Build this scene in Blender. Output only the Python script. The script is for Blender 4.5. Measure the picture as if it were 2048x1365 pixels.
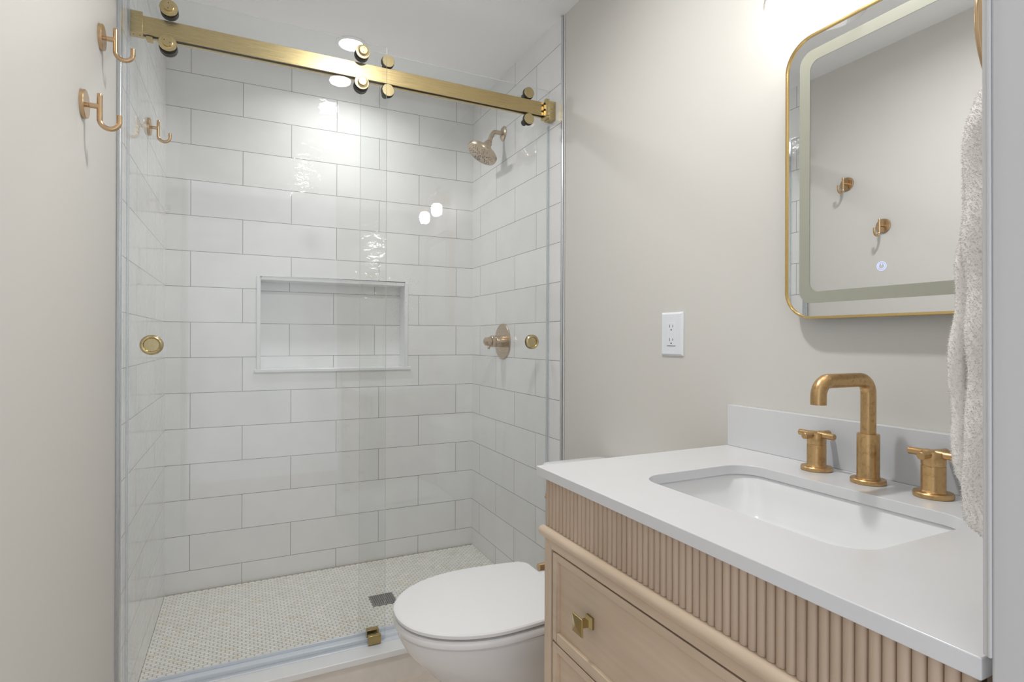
import bpy, bmesh, math, random
from mathutils import Vector, Matrix, noise
for o in list(bpy.data.objects): bpy.data.objects.remove(o)
sc = bpy.context.scene
C = sc.collection
PI = math.pi

# ---------------------------------------------------------------- camera
cam = bpy.data.cameras.new('camera'); camo = bpy.data.objects.new('camera', cam); C.objects.link(camo)
cam.sensor_width = 36.0; cam.lens = 1109.0/2048*36.0; cam.shift_y = -2.95/2048
cam.clip_start = 0.01
camo.matrix_world = (Matrix.Translation((.2982, 0, 1.14)) @ Matrix.Rotation(-.452, 4, 'Z')
                     @ Matrix.Rotation(PI/2, 4, 'X') @ Matrix.Rotation(.0033, 4, 'Z'))
sc.camera = camo
# ---------------------------------------------------------------- world (daylight of the hall behind the doorway)
w = bpy.data.worlds.new('World'); sc.world = w; w.use_nodes = True
bg = w.node_tree.nodes['Background']; bg.inputs[0].default_value = (.90, .94, 1.0, 1); bg.inputs[1].default_value = 1.18
sc.view_settings.view_transform = 'Standard'; sc.view_settings.look = 'None'
sc.view_settings.gamma = 1; sc.view_settings.exposure = 0.08; sc.view_settings.use_curve_mapping = False
E_SHOWER, E_ROOM, E_BULB = 32.0, 90.0, 34.0
P_SHOWER, P_ROOM = 3.1, 7.8                     # watts of the downward beams of the two recessed lamps      # radiances of the lamps of the room
try:
    sc.cycles.max_bounces = 14; sc.cycles.transparent_max_bounces = 24; sc.cycles.diffuse_bounces = 6
    sc.cycles.glossy_bounces = 6; sc.cycles.caustics_reflective = False; sc.cycles.caustics_refractive = False
    sc.cycles.sample_clamp_indirect = 6.0
except Exception: pass

# ---------------------------------------------------------------- room numbers (metres)
XL, XR = -.008, 1.42            # painted walls
TL, TR, TB = 0.0, 1.4125, 2.787 # tile faces
CE = 2.403                      # ceiling
SF = .038                       # shower floor
TY = 1.825                      # where the tiles begin (left)
TYR = 1.865                     # where the tiles begin (right)
FY = .235                       # inner face of front wall
JX = .8466                      # door jamb face

# ---------------------------------------------------------------- node helpers
def new_mat(name):
    m = bpy.data.materials.new(name); m.use_nodes = True
    nt = m.node_tree; b = nt.nodes['Principled BSDF']
    return m, nt, b
def N(nt, t, **kw):
    n = nt.nodes.new(t)
    for k, v in kw.items():
        if k.startswith('i_'):
            key = k[2:]; key = int(key) if key.isdigit() else key.replace('_', ' ')
            n.inputs[key].default_value = v
        else: setattr(n, k, v)
    return n
def L(nt, a, b): nt.links.new(a, b)
def col(c): return (c[0], c[1], c[2], 1)
def simple(name, c, rough=.5, metal=0, spec=.5, bump=0, bscale=300, coat=0, var=0, vscale=6):
    m, nt, b = new_mat(name)
    b.inputs['Base Color'].default_value = col(c); b.inputs['Roughness'].default_value = rough
    b.inputs['Metallic'].default_value = metal; b.inputs['Specular IOR Level'].default_value = spec
    b.inputs['Coat Weight'].default_value = coat; b.inputs['Coat Roughness'].default_value = .05
    tc = N(nt, 'ShaderNodeTexCoord')
    if bump:
        n = N(nt, 'ShaderNodeTexNoise', i_Scale=bscale, i_Detail=3.0); L(nt, tc.outputs['Object'], n.inputs['Vector'])
        bp = N(nt, 'ShaderNodeBump', i_Strength=bump, i_Distance=.001)
        L(nt, n.outputs['Fac'], bp.inputs['Height']); L(nt, bp.outputs[0], b.inputs['Normal'])
    if var:
        n = N(nt, 'ShaderNodeTexNoise', i_Scale=vscale, i_Detail=4.0); L(nt, tc.outputs['Object'], n.inputs['Vector'])
        mr = N(nt, 'ShaderNodeMapRange', i_1=.3, i_2=.7, i_3=1-var, i_4=1+var); L(nt, n.outputs['Fac'], mr.inputs[0])
        mx = N(nt, 'ShaderNodeVectorMath', operation='SCALE'); mx.inputs[0].default_value = c
        L(nt, mr.outputs[0], mx.inputs['Scale']); L(nt, mx.outputs[0], b.inputs['Base Color'])
    return m
def metal_mat(name, c, rough, axis=2, streak=1400, amt=.25, patina=None, pscale=90):
    """brushed metal: fine stretched noise drives roughness and a little colour"""
    m, nt, b = new_mat(name)
    b.inputs['Metallic'].default_value = 1; b.inputs['Roughness'].default_value = rough
    tc = N(nt, 'ShaderNodeTexCoord'); mp = N(nt, 'ShaderNodeMapping')
    s = [streak]*3; s[axis] = streak*.01; mp.inputs['Scale'].default_value = s
    L(nt, tc.outputs['Object'], mp.inputs[0])
    n = N(nt, 'ShaderNodeTexNoise', i_Scale=1.0, i_Detail=2.0); L(nt, mp.outputs[0], n.inputs['Vector'])
    mr = N(nt, 'ShaderNodeMapRange', i_1=.3, i_2=.7, i_3=rough*(1-amt), i_4=rough*(1+amt)); L(nt, n.outputs['Fac'], mr.inputs[0])
    L(nt, mr.outputs[0], b.inputs['Roughness'])
    mx = N(nt, 'ShaderNodeMix', data_type='RGBA'); mx.inputs[6].default_value = col([x*.95 for x in c]); mx.inputs[7].default_value = col(c)
    L(nt, n.outputs['Fac'], mx.inputs[0]); out = mx.outputs[2]
    if patina:
        p = N(nt, 'ShaderNodeTexNoise', i_Scale=pscale, i_Detail=5.0, i_Roughness=.65); L(nt, tc.outputs['Object'], p.inputs['Vector'])
        r2 = N(nt, 'ShaderNodeMapRange', i_1=.5, i_2=.66, i_3=0.0, i_4=.5); L(nt, p.outputs['Fac'], r2.inputs[0])
        m2 = N(nt, 'ShaderNodeMix', data_type='RGBA'); m2.inputs[7].default_value = col(patina)
        L(nt, r2.outputs[0], m2.inputs[0]); L(nt, out, m2.inputs[6]); out = m2.outputs[2]
    L(nt, out, b.inputs['Base Color'])
    return m

def tile_mat(name, horiz, origin, c1, c2, grout, bw=.409, rh=.1551, ripple=.6):
    m, nt, b = new_mat(name)
    g = N(nt, 'ShaderNodeNewGeometry'); sp = N(nt, 'ShaderNodeSeparateXYZ'); L(nt, g.outputs['Position'], sp.inputs[0])
    u = N(nt, 'ShaderNodeMath', operation='SUBTRACT', i_1=origin); L(nt, sp.outputs[horiz], u.inputs[0])
    v = N(nt, 'ShaderNodeMath', operation='SUBTRACT', i_1=2.2976-rh*20); L(nt, sp.outputs['Z'], v.inputs[0])
    cb = N(nt, 'ShaderNodeCombineXYZ'); L(nt, u.outputs[0], cb.inputs[0]); L(nt, v.outputs[0], cb.inputs[1])
    br = N(nt, 'ShaderNodeTexBrick', offset=.5, offset_frequency=2, squash=1.0, squash_frequency=2)
    for k, val in (('Scale', 1.0), ('Mortar Size', .0013), ('Mortar Smooth', .15), ('Bias', 0.0), ('Brick Width', bw), ('Row Height', rh)): br.inputs[k].default_value = val
    br.inputs['Color1'].default_value = (0, 0, 0, 1); br.inputs['Color2'].default_value = (1, 1, 1, 1); br.inputs['Mortar'].default_value = (.5, .5, .5, 1)
    L(nt, cb.outputs[0], br.inputs['Vector'])
    mx = N(nt, 'ShaderNodeMix', data_type='RGBA'); mx.inputs[6].default_value = col(c1); mx.inputs[7].default_value = col(c2); L(nt, br.outputs['Color'], mx.inputs[0])
    # soft cloudy glaze
    n0 = N(nt, 'ShaderNodeTexNoise', i_Scale=9.0, i_Detail=3.0); L(nt, g.outputs['Position'], n0.inputs['Vector'])
    mr = N(nt, 'ShaderNodeMapRange', i_1=.3, i_2=.7, i_3=.975, i_4=1.02); L(nt, n0.outputs['Fac'], mr.inputs[0])
    sc_ = N(nt, 'ShaderNodeVectorMath', operation='SCALE'); L(nt, mx.outputs[2], sc_.inputs[0]); L(nt, mr.outputs[0], sc_.inputs['Scale'])
    m2 = N(nt, 'ShaderNodeMix', data_type='RGBA'); L(nt, br.outputs['Fac'], m2.inputs[0]); L(nt, sc_.outputs[0], m2.inputs[6]); m2.inputs[7].default_value = col(grout)
    L(nt, m2.outputs[2], b.inputs['Base Color'])
    b.inputs['Coat Weight'].default_value = 1.0; b.inputs['Coat Roughness'].default_value = .02; b.inputs['Specular IOR Level'].default_value = 0.0
    rr = N(nt, 'ShaderNodeMapRange', i_1=0.0, i_2=1.0, i_3=.3, i_4=.8); L(nt, br.outputs['Fac'], rr.inputs[0]); L(nt, rr.outputs[0], b.inputs['Roughness'])
    # glaze ripples, different on every tile
    off = N(nt, 'ShaderNodeVectorMath', operation='SCALE'); off.inputs['Scale'].default_value = 7.0; L(nt, br.outputs['Color'], off.inputs[0])
    ad = N(nt, 'ShaderNodeVectorMath', operation='ADD'); L(nt, cb.outputs[0], ad.inputs[0]); L(nt, off.outputs[0], ad.inputs[1])
    mp = N(nt, 'ShaderNodeMapping'); mp.inputs['Scale'].default_value = (16, 46, 1); L(nt, ad.outputs[0], mp.inputs[0])
    n1 = N(nt, 'ShaderNodeTexNoise', i_Scale=1.0, i_Detail=1.5, i_Roughness=.45, i_Distortion=.6); L(nt, mp.outputs[0], n1.inputs['Vector'])
    b1 = N(nt, 'ShaderNodeBump', i_Strength=ripple*.05, i_Distance=.0028); L(nt, n1.outputs['Fac'], b1.inputs['Height'])
    bc = N(nt, 'ShaderNodeBump', i_Strength=ripple, i_Distance=.0026); L(nt, n1.outputs['Fac'], bc.inputs['Height']); L(nt, bc.outputs[0], b.inputs['Coat Normal'])
    inv = N(nt, 'ShaderNodeMath', operation='SUBTRACT', i_0=1.0); L(nt, br.outputs['Fac'], inv.inputs[1])
    b2 = N(nt, 'ShaderNodeBump', i_Strength=.6, i_Distance=.0012); L(nt, inv.outputs[0], b2.inputs['Height']); L(nt, b1.outputs[0], b2.inputs['Normal'])
    L(nt, b2.outputs[0], b.inputs['Normal'])
    return m

def thin_glass(name, f0=.04, tint=(1, 1, 1), rough=0.0):
    m = bpy.data.materials.new(name); m.use_nodes = True; nt = m.node_tree; nt.nodes.clear()
    lw = N(nt, 'ShaderNodeLayerWeight', i_Blend=.5)
    pw = N(nt, 'ShaderNodeMath', operation='POWER', i_1=5.0); L(nt, lw.outputs['Facing'], pw.inputs[0])
    ma = N(nt, 'ShaderNodeMath', operation='MULTIPLY_ADD', i_1=1-f0, i_2=f0); L(nt, pw.outputs[0], ma.inputs[0])
    tr = N(nt, 'ShaderNodeBsdfTransparent'); tr.inputs[0].default_value = col(tint)
    gl = N(nt, 'ShaderNodeBsdfGlossy'); gl.inputs['Roughness'].default_value = rough
    mx = N(nt, 'ShaderNodeMixShader'); L(nt, ma.outputs[0], mx.inputs[0]); L(nt, tr.outputs[0], mx.inputs[1]); L(nt, gl.outputs[0], mx.inputs[2])
    o = N(nt, 'ShaderNodeOutputMaterial'); L(nt, mx.outputs[0], o.inputs[0])
    return m
def glass_edge_mat(name, c, mixf=.45):
    m = bpy.data.materials.new(name); m.use_nodes = True; nt = m.node_tree; nt.nodes.clear()
    tr = N(nt, 'ShaderNodeBsdfTransparent'); df = N(nt, 'ShaderNodeBsdfDiffuse'); df.inputs[0].default_value = col(c)
    gl = N(nt, 'ShaderNodeBsdfGlossy'); gl.inputs['Roughness'].default_value = .15
    tl = N(nt, 'ShaderNodeBsdfTranslucent'); tl.inputs[0].default_value = col(c); m0 = N(nt, 'ShaderNodeMixShader', i_0=.6); L(nt, df.outputs[0], m0.inputs[1]); L(nt, tl.outputs[0], m0.inputs[2])
    m1 = N(nt, 'ShaderNodeMixShader', i_0=.2); L(nt, m0.outputs[0], m1.inputs[1]); L(nt, gl.outputs[0], m1.inputs[2])
    m2 = N(nt, 'ShaderNodeMixShader', i_0=mixf); L(nt, tr.outputs[0], m2.inputs[1]); L(nt, m1.outputs[0], m2.inputs[2])
    o = N(nt, 'ShaderNodeOutputMaterial'); L(nt, m2.outputs[0], o.inputs[0])
    return m
def emit(name, c, s):
    m = bpy.data.materials.new(name); m.use_nodes = True; nt = m.node_tree; nt.nodes.clear()
    e = N(nt, 'ShaderNodeEmission', i_Strength=s); e.inputs[0].default_value = col(c)
    o = N(nt, 'ShaderNodeOutputMaterial'); L(nt, e.outputs[0], o.inputs[0])
    return m
def wood_mat(name, c1, c2, axis, rough=.5):
    m, nt, b = new_mat(name)
    tc = N(nt, 'ShaderNodeTexCoord'); mp = N(nt, 'ShaderNodeMapping')
    s = [60, 60, 60]; s[axis] = 4; mp.inputs['Scale'].default_value = s; L(nt, tc.outputs['Object'], mp.inputs[0])
    n = N(nt, 'ShaderNodeTexNoise', i_Scale=1.0, i_Detail=5.0, i_Roughness=.55, i_Distortion=.4); L(nt, mp.outputs[0], n.inputs['Vector'])
    n2 = N(nt, 'ShaderNodeTexNoise', i_Scale=5.0, i_Detail=2.0); L(nt, tc.outputs['Object'], n2.inputs['Vector'])
    ad = N(nt, 'ShaderNodeMath', operation='ADD'); L(nt, n.outputs['Fac'], ad.inputs[0]); L(nt, n2.outputs['Fac'], ad.inputs[1])
    mr = N(nt, 'ShaderNodeMapRange', i_1=.7, i_2=1.3); L(nt, ad.outputs[0], mr.inputs[0])
    mx = N(nt, 'ShaderNodeMix', data_type='RGBA'); mx.inputs[6].default_value = col(c1); mx.inputs[7].default_value = col(c2)
    L(nt, mr.outputs[0], mx.inputs[0]); L(nt, mx.outputs[2], b.inputs['Base Color']); b.inputs['Roughness'].default_value = rough
    bp = N(nt, 'ShaderNodeBump', i_Strength=.15, i_Distance=.0006); L(nt, n.outputs['Fac'], bp.inputs['Height']); L(nt, bp.outputs[0], b.inputs['Normal'])
    return m

M = {}
M['paint'] = simple('greige wall paint', (.67, .655, .62), .55, bump=.08, bscale=500)
M['ceil'] = simple('white ceiling paint', (.92, .925, .93), .7, bump=.05, bscale=400)
M['tile_x'] = tile_mat('glazed tile back', 'X', .0925-.2045, (.80, .80, .795), (.85, .85, .85), (.34, .33, .31))
M['tile_y'] = tile_mat('glazed tile side', 'Y', 2.678-.2045, (.80, .80, .795), (.85, .85, .85), (.34, .33, .31), ripple=.3)
M['marble'] = simple('white quartz trim', (.82, .83, .84), .25, var=.02, vscale=14)
M['curb_face'] = simple('beige curb tile', (.78, .73, .67), .45, var=.05, vscale=20)
M['floor'] = simple('beige floor tile', (.66, .58, .51), .4, var=.06, vscale=12)
M['grout'] = simple('shower floor grout', (.40, .36, .30), .8)
M['metal_trim'] = metal_mat('brushed aluminium edge trim', (.62, .65, .68), .3)
M['alu'] = simple('bright aluminium track', (.80, .84, .90), .25, metal=.25)
M['white_paint'] = simple('white satin woodwork', (.58, .58, .585), .35)
M['caulk'] = simple('white caulk', (.75, .75, .74), .5)
M['glass'] = thin_glass('clear shower glass', .04, (.985, .992, .99))
M['glass_edge'] = glass_edge_mat('polished glass edge', (.93, .96, .96), .95)
M['seal'] = glass_edge_mat('clear vinyl seal', (.80, .86, .90), .35)
M['shade'] = thin_glass('clear lamp glass', .05, (.97, .97, .97))
M['brass'] = metal_mat('brushed brass rail', (.60, .475, .245), .30, axis=0)
M['brass_disc'] = metal_mat('turned brass', (.64, .53, .30), .24, axis=1)
M['bronze'] = simple('champagne bronze', (.60, .43, .265), .27, metal=1, bump=.05, bscale=900)
M['faucet'] = metal_mat('aged brass faucet', (.60, .40, .195), .34, axis=2, streak=2500, patina=(.36, .21, .09), pscale=110)
M['showerm'] = metal_mat('brushed champagne shower metal', (.60, .49, .375), .28, axis=1)
M['knob'] = metal_mat('antique brass knob', (.46, .35, .16), .2, axis=2)
M['black'] = simple('black rubber', (.02, .02, .02), .5)
M['dark'] = simple('dark holes', (.03, .025, .02), .6)
M['ceramic'] = simple('glossy white ceramic', (.80, .81, .82), .08, coat=.3)
M['seat'] = simple('white toilet seat', (.82, .82, .83), .14)
M['quartz'] = simple('white quartz countertop', (.70, .705, .72), .22, var=.012, vscale=9)
M['wood'] = wood_mat('whitewashed oak', (.58, .455, .335), (.70, .565, .43), 1)
M['wood_z'] = wood_mat('whitewashed oak upright', (.58, .455, .335), (.70, .565, .43), 2)
M['wood_reed'] = wood_mat('oak reeds', (.46, .345, .255), (.58, .45, .345), 2)
M['gap_shade'] = simple('painted cabinet gap shade', (.10, .065, .04), .7)  # darkened wood colour, shade of the cabinet gaps put into it
M['plate'] = simple('white plastic plate', (.80, .83, .87), .3)
M['mirror'] = simple('silver mirror', (.94, .955, .96), .0, metal=1)
M['frost'] = simple('frosted mirror band', (.37, .375, .31), .35, spec=.6)
M['gold'] = metal_mat('gold mirror frame', (.80, .58, .25), .22, axis=2)
M['emit_shower'] = emit('shower ceiling lamp', (1.0, .995, .99), E_SHOWER)
M['emit_room'] = emit('room ceiling lamp', (1.0, .985, .965), E_ROOM)
M['emit_bulb'] = emit('frosted bulb', (1.0, .95, .89), E_BULB)
M['emit_blue'] = emit('blue touch ring', (.45, .5, 1.0), 1.6)
M['emit_halo'] = emit('blue touch glow', (.50, .54, .95), .62)
M['steel'] = metal_mat('stainless drain', (.42, .43, .43), .35, axis=0)
M['towel'] = simple('cream terry', (.90, .875, .84), .95, spec=.1, bump=.5, bscale=420)
M['fuzz'] = M['towel']

# ---------------------------------------------------------------- mesh helpers
def box(bm, x0, x1, y0, y1, z0, z1, mi=0):
    vs = [bm.verts.new((x, y, z)) for z in (z0, z1) for y in (y0, y1) for x in (x0, x1)]
    fs = [(0, 2, 3, 1), (4, 5, 7, 6), (0, 1, 5, 4), (2, 6, 7, 3), (0, 4, 6, 2), (1, 3, 7, 5)]
    out = []
    for f in fs:
        fc = bm.faces.new([vs[i] for i in f]); fc.material_index = mi; out.append(fc)
    return out
def frame_of(axis):
    a = Vector(axis).normalized(); t = Vector((0, 0, 1)) if abs(a.z) < .9 else Vector((1, 0, 0))
    u = a.cross(t).normalized(); v = a.cross(u).normalized(); return a, u, v
def lathe(bm, prof, org, axis=(0, 0, 1), seg=40, mi=0):
    """prof: list of (radius, height along axis)"""
    a, u, v = frame_of(axis); org = Vector(org); rings = []
    for r, h in prof:
        if r <= 1e-7: rings.append([bm.verts.new(org+a*h)])
        else: rings.append([bm.verts.new(org+a*h+u*(r*math.cos(2*PI*i/seg))+v*(r*math.sin(2*PI*i/seg))) for i in range(seg)])
    for A, B in zip(rings[:-1], rings[1:]):
        for i in range(seg):
            j = (i+1) % seg
            if len(A) == 1 and len(B) == 1: continue
            if len(A) == 1: f = bm.faces.new((A[0], B[i], B[j]))
            elif len(B) == 1: f = bm.faces.new((A[i], A[j], B[0]))
            else: f = bm.faces.new((A[i], A[j], B[j], B[i]))
            f.material_index = mi
def cyl(bm, p0, p1, r, seg=32, bev=None, mi=0):
    p0, p1 = Vector(p0), Vector(p1); h = (p1-p0).length; b = bev if bev is not None else min(r*.12, h*.2)
    lathe(bm, [(0, 0), (r-b, 0), (r, b), (r, h-b), (r-b, h), (0, h)], p0, p1-p0, seg, mi)
def tube(bm, pts, r, seg=20, cap=True, mi=0):
    pts = [Vector(p) for p in pts]; n = len(pts); R = r if isinstance(r, (list, tuple)) else [r]*n
    t0 = (pts[1]-pts[0]).normalized(); _, u, v = frame_of(t0); rings = []; pt = t0
    for i, p in enumerate(pts):
        t = (pts[min(i+1, n-1)]-pts[max(i-1, 0)]).normalized()
        q = pt.rotation_difference(t); u = q @ u; v = q @ v; pt = t
        rings.append([bm.verts.new(p+u*(R[i]*math.cos(2*PI*k/seg))+v*(R[i]*math.sin(2*PI*k/seg))) for k in range(seg)])
    for A, B in zip(rings[:-1], rings[1:]):
        for i in range(seg): bm.faces.new((A[i], A[(i+1) % seg], B[(i+1) % seg], B[i])).material_index = mi
    if cap: bm.faces.new(rings[0][::-1]).material_index = mi; bm.faces.new(rings[-1]).material_index = mi
def arc(c, r, a0, a1, n, ax1, ax2):
    c = Vector(c); a, b = Vector(ax1), Vector(ax2)
    return [c+a*(r*math.cos(a0+(a1-a0)*i/n))+b*(r*math.sin(a0+(a1-a0)*i/n)) for i in range(n+1)]
def loft(bm, loops, cap0=True, cap1=True, mi=0):
    rs = [[bm.verts.new(p) for p in lp] for lp in loops]; n = len(rs[0])
    for A, B in zip(rs[:-1], rs[1:]):
        for i in range(n): bm.faces.new((A[i], A[(i+1) % n], B[(i+1) % n], B[i])).material_index = mi
    if cap0: bm.faces.new(rs[0][::-1]).material_index = mi
    if cap1: bm.faces.new(rs[-1]).material_index = mi
def rrect(a0, a1, b0, b1, r, n=8):
    """rounded rectangle outline as (a, b) pairs"""
    out = []
    for (ca, cb, s) in ((a1-r, b1-r, 0), (a0+r, b1-r, 1), (a0+r, b0+r, 2), (a1-r, b0+r, 3)):
        for i in range(n+1):
            t = PI/2*(s+i/n); out.append((ca+r*math.cos(t), cb+r*math.sin(t)))
    return out
def obj(name, bm, m, parent=None, bevel=0, seg=2, smooth=True, ang=35, kind=None, mats=None):
    bmesh.ops.remove_doubles(bm, verts=bm.verts, dist=1e-7)
    bmesh.ops.recalc_face_normals(bm, faces=bm.faces)
    me = bpy.data.meshes.new(name); bm.to_mesh(me); bm.free()
    for mm in (mats or [m]): me.materials.append(mm)
    if smooth and len(me.polygons):
        me.shade_smooth(); me.set_sharp_from_angle(angle=math.radians(ang))
    o = bpy.data.objects.new(name, me); C.objects.link(o)
    if parent is not None:
        o.parent = parent; o.matrix_parent_inverse = parent.matrix_world.inverted()
    if bevel:
        md = o.modifiers.new('bevel', 'BEVEL'); md.width = bevel; md.segments = seg; md.limit_method = 'ANGLE'; md.angle_limit = math.radians(40)
        md.harden_normals = False
    if kind: o['kind'] = kind
    return o
def thing(name, label, cat, loc=(0, 0, 0), group=None):
    o = bpy.data.objects.new(name, None); C.objects.link(o); o.location = loc; o.empty_display_size = .05
    o['label'] = label; o['category'] = cat
    if group: o['group'] = group
    o.matrix_world = Matrix.Translation(loc)
    return o
def tag(o, label, cat, group=None, kind=None):
    o['label'] = label; o['category'] = cat
    if group: o['group'] = group
    if kind: o['kind'] = kind
    return o
def B(): return bmesh.new()
def bxo(name, dims, m, parent=None, bevel=0, kind=None, **k):
    bm = B(); box(bm, *dims); return obj(name, bm, m, parent, bevel, kind=kind, **k)
S = 'structure'

# ================================================================= SETTING
bxo('floor', (XL-.1, XR+.1, -1.2, 3.0, -.1, 0), M['floor'], kind=S)
bxo('ceiling', (XL-.1, XR+.1, .0, 3.0, CE, CE+.1), M['ceil'], kind=S)
bxo('wall_left', (XL-.1, XL, .0, TY-.024, 0, CE), M['paint'], kind=S)
bxo('wall_right', (XR, XR+.1, FY, TYR-.022, 0, CE), M['paint'], kind=S)
bm = B(); box(bm, JX+.024, XR+.1, .115, FY, 0, CE); box(bm, XL-.1, JX+.02, .115, FY, 2.06, CE); obj('wall_front', bm, M['paint'], kind=S)
# tiled shower walls
bxo('wall_shower_left', (XL-.1, TL, TY, TB+.12, 0, CE), M['tile_y'], kind=S)
bxo('wall_shower_right', (TR, XR+.1, TYR, TB+.12, 0, CE), M['tile_y'], kind=S)
NX0, NX1, NZ0, NZ1, NY = .3702, 1.042, 1.0, 1.411, 2.887
bm = B()
box(bm, TL, NX0, TB, TB+.1, 0, CE); box(bm, NX1, TR, TB, TB+.1, 0, CE)
box(bm, NX0, NX1, TB, TB+.1, 0, NZ0-.01); box(bm, NX0, NX1, TB, TB+.1, NZ1, CE)
box(bm, NX0-.02, NX1+.02, NY, NY+.02, NZ0-.02, NZ1+.02)
obj('wall_back', bm, M['tile_x'], kind=S, smooth=False)
# niche surround (three mitred strips with reveals) and sill
bm = B()
T = .0165
e_ = .0012; box(bm, NX0-T, NX0+e_, TB-.006, NY+.001, NZ0, NZ1+T); box(bm, NX1-e_, NX1+T, TB-.006, NY+.001, NZ0, NZ1+T); box(bm, NX0+e_, NX1-e_, TB-.006, NY+.001, NZ1-e_, NZ1+T)
obj('trim_1', bm, M['marble'], bevel=.003, kind=S)
bxo('trim_2', (.3446, 1.0729, TB-.012, NY, .984, NZ0), M['marble'], bevel=.003, kind=S)
# metal edge strips where the tiles end
bm = B(); box(bm, XL, TL+.0015, TY-.024, TY, .0, CE-.002); obj('trim_3', bm, M['metal_trim'], bevel=.0015, kind=S)
bm = B(); box(bm, TR-.0015, XR, TYR-.014, TYR, .11, CE-.004); obj('trim_4', bm, M['metal_trim'], bevel=.003, kind=S)
bxo('trim_5', (TR+.0035, XR, TYR-.021, TYR-.0145, .11, CE-.002), M['caulk'], bevel=.0015, kind=S)
# door lining: jamb (right), jamb (left), head
bm = B()
box(bm, JX, JX+.05, .08, FY+.0002, 0, 2.06)
def lean(o_):
    for v_ in o_.data.vertices: v_.co.x -= .0095*(v_.co.z-.9)
lean(obj('door_1', bm, M['white_paint'], bevel=.0025, seg=3, kind=S))
lean(bxo('trim_6', (JX+.0010, JX+.04, FY+.0010, FY+.0064, .8815, 2.3), M['white_paint'], bevel=.0008, kind=S))
lean(bxo('trim_9', (JX-.0012, JX+.02, FY-.0004, FY+.0024, .8815, 2.058), M['white_paint'], bevel=.0011, seg=3, kind=S))
bxo('trim_7', (XL+.001, XL+.02, .08, FY, 0, 2.06), M['white_paint'], kind=S)
# curb: tiled riser with white quartz cap
bm = B(); box(bm, TL, TR, 1.826, 1.975, 0, .089); obj('wall_curb', bm, M['curb_face'], kind=S)
bxo('trim_8', (TL, TR-.001, 1.818, 1.983, .0895, .11), M['marble'], bevel=.002, kind=S)
# baseboard on right wall between toilet and vanity
bxo('baseboard_right', (XR-.012, XR-.0005, 1.03, TYR-.025, .001, .10), M['white_paint'], bevel=.002, kind=S)

# shower floor: elongated hexagon mosaic on grout
bxo('floor_grout', (TL+.0005, TR-.0005, 1.984, TB-.0005, 0, SF-.002), M['grout'], kind=S)
random.seed(5)
DX0, DX1, DY0, DY1 = .784, .884, 2.297, 2.397
bm = B(); pw, ph, gp = .0262, .0136, .0016
lay = bm.faces.layers.int.new('tone')
ny = int((TB-1.984)/ph)+1; nx = int(TR/pw)+2
for j in range(ny):
    for i in range(-1, nx):
        cx = i*pw+(pw/2 if j % 2 else 0)+.01; cy_ = 1.984+ph*.5+j*ph
        hw, hh, q = pw/2-gp/2+.0012, ph*.66-gp/2, .0062
        pts = [(cx-hw, cy_), (cx-hw+q*.35, cy_-hh*.62), (cx-hw+q, cy_-hh*.92), (cx, cy_-hh), (cx+hw-q, cy_-hh*.92), (cx+hw-q*.35, cy_-hh*.62), (cx+hw, cy_),
               (cx+hw-q*.35, cy_+hh*.62), (cx+hw-q, cy_+hh*.92), (cx, cy_+hh), (cx-hw+q, cy_+hh*.92), (cx-hw+q*.35, cy_+hh*.62)]
        pts = [(cx+(x-cx)*.97, cy_+(y-cy_)*.86) for x, y in pts]
        if min(p[0] for p in pts) < TL+.001 or max(p[0] for p in pts) > TR-.001:
            pts = [(min(max(x, TL+.001), TR-.001), y) for x, y in pts]
            if max(p[0] for p in pts)-min(p[0] for p in pts) < .004: continue
        if max(p[1] for p in pts) > TB-.001: continue
        if DX0+.014 < cx < DX1-.014 and DY0+.009 < cy_ < DY1-.009: continue
        lo = [bm.verts.new((x, y, SF-.003)) for x, y in pts]
        hi = [bm.verts.new((cx+(x-cx)*.93, cy_+(y-cy_)*.88, SF)) for x, y in pts]
        mi = random.choices((0, 1, 2, 3), (5, 5, 2, 1))[0]
        try:
            bm.faces.new(hi).material_index = mi
            for k in range(12): bm.faces.new((lo[k], lo[(k+1) % 12], hi[(k+1) % 12], hi[k])).material_index = mi
        except Exception: pass
mos = [simple('mosaic %d' % i, c, .3, var=.04, vscale=30) for i, c in enumerate(((.88, .865, .82), (.85, .835, .80), (.90, .885, .85), (.84, .78, .69)))]
me = bpy.data.meshes.new('floor_shower'); bmesh.ops.recalc_face_normals(bm, faces=bm.faces); bm.to_mesh(me); bm.free()
for m_ in mos: me.materials.append(m_)
o = bpy.data.objects.new('floor_shower', me); C.objects.link(o); o['kind'] = S

# ================================================================= SHOWER THINGS
# drain
t = thing('floor_drain', 'square stainless steel grate drain in the shower floor mosaic', 'drain', ((DX0+DX1)/2, (DY0+DY1)/2, SF-.002))
bxo('drain_body', (DX0, DX1, DY0, DY1, SF-.0018, SF+.0003), M['dark'], t)
bm = B(); f = .005
box(bm, DX0, DX1, DY0, DY0+f, SF+.0002, SF+.0016); box(bm, DX0, DX1, DY1-f, DY1, SF+.0002, SF+.0016)
box(bm, DX0, DX0+f, DY0+f, DY1-f, SF+.0002, SF+.0016); box(bm, DX1-f, DX1, DY0+f, DY1-f, SF+.0002, SF+.0016)
for i in range(11):
    x = DX0+f+(i+.5)*(.09/11); box(bm, x-.0022, x+.0022, DY0+f, DY1-f, SF+.0002, SF+.0010)
for i in range(8):
    y = DY0+f+(i+.5)*(.09/8); box(bm, DX0+f, DX1-f, y-.0018, y+.0018, SF+.0002, SF+.0011)
obj('grate', bm, M['steel'], t, smooth=False)

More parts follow.
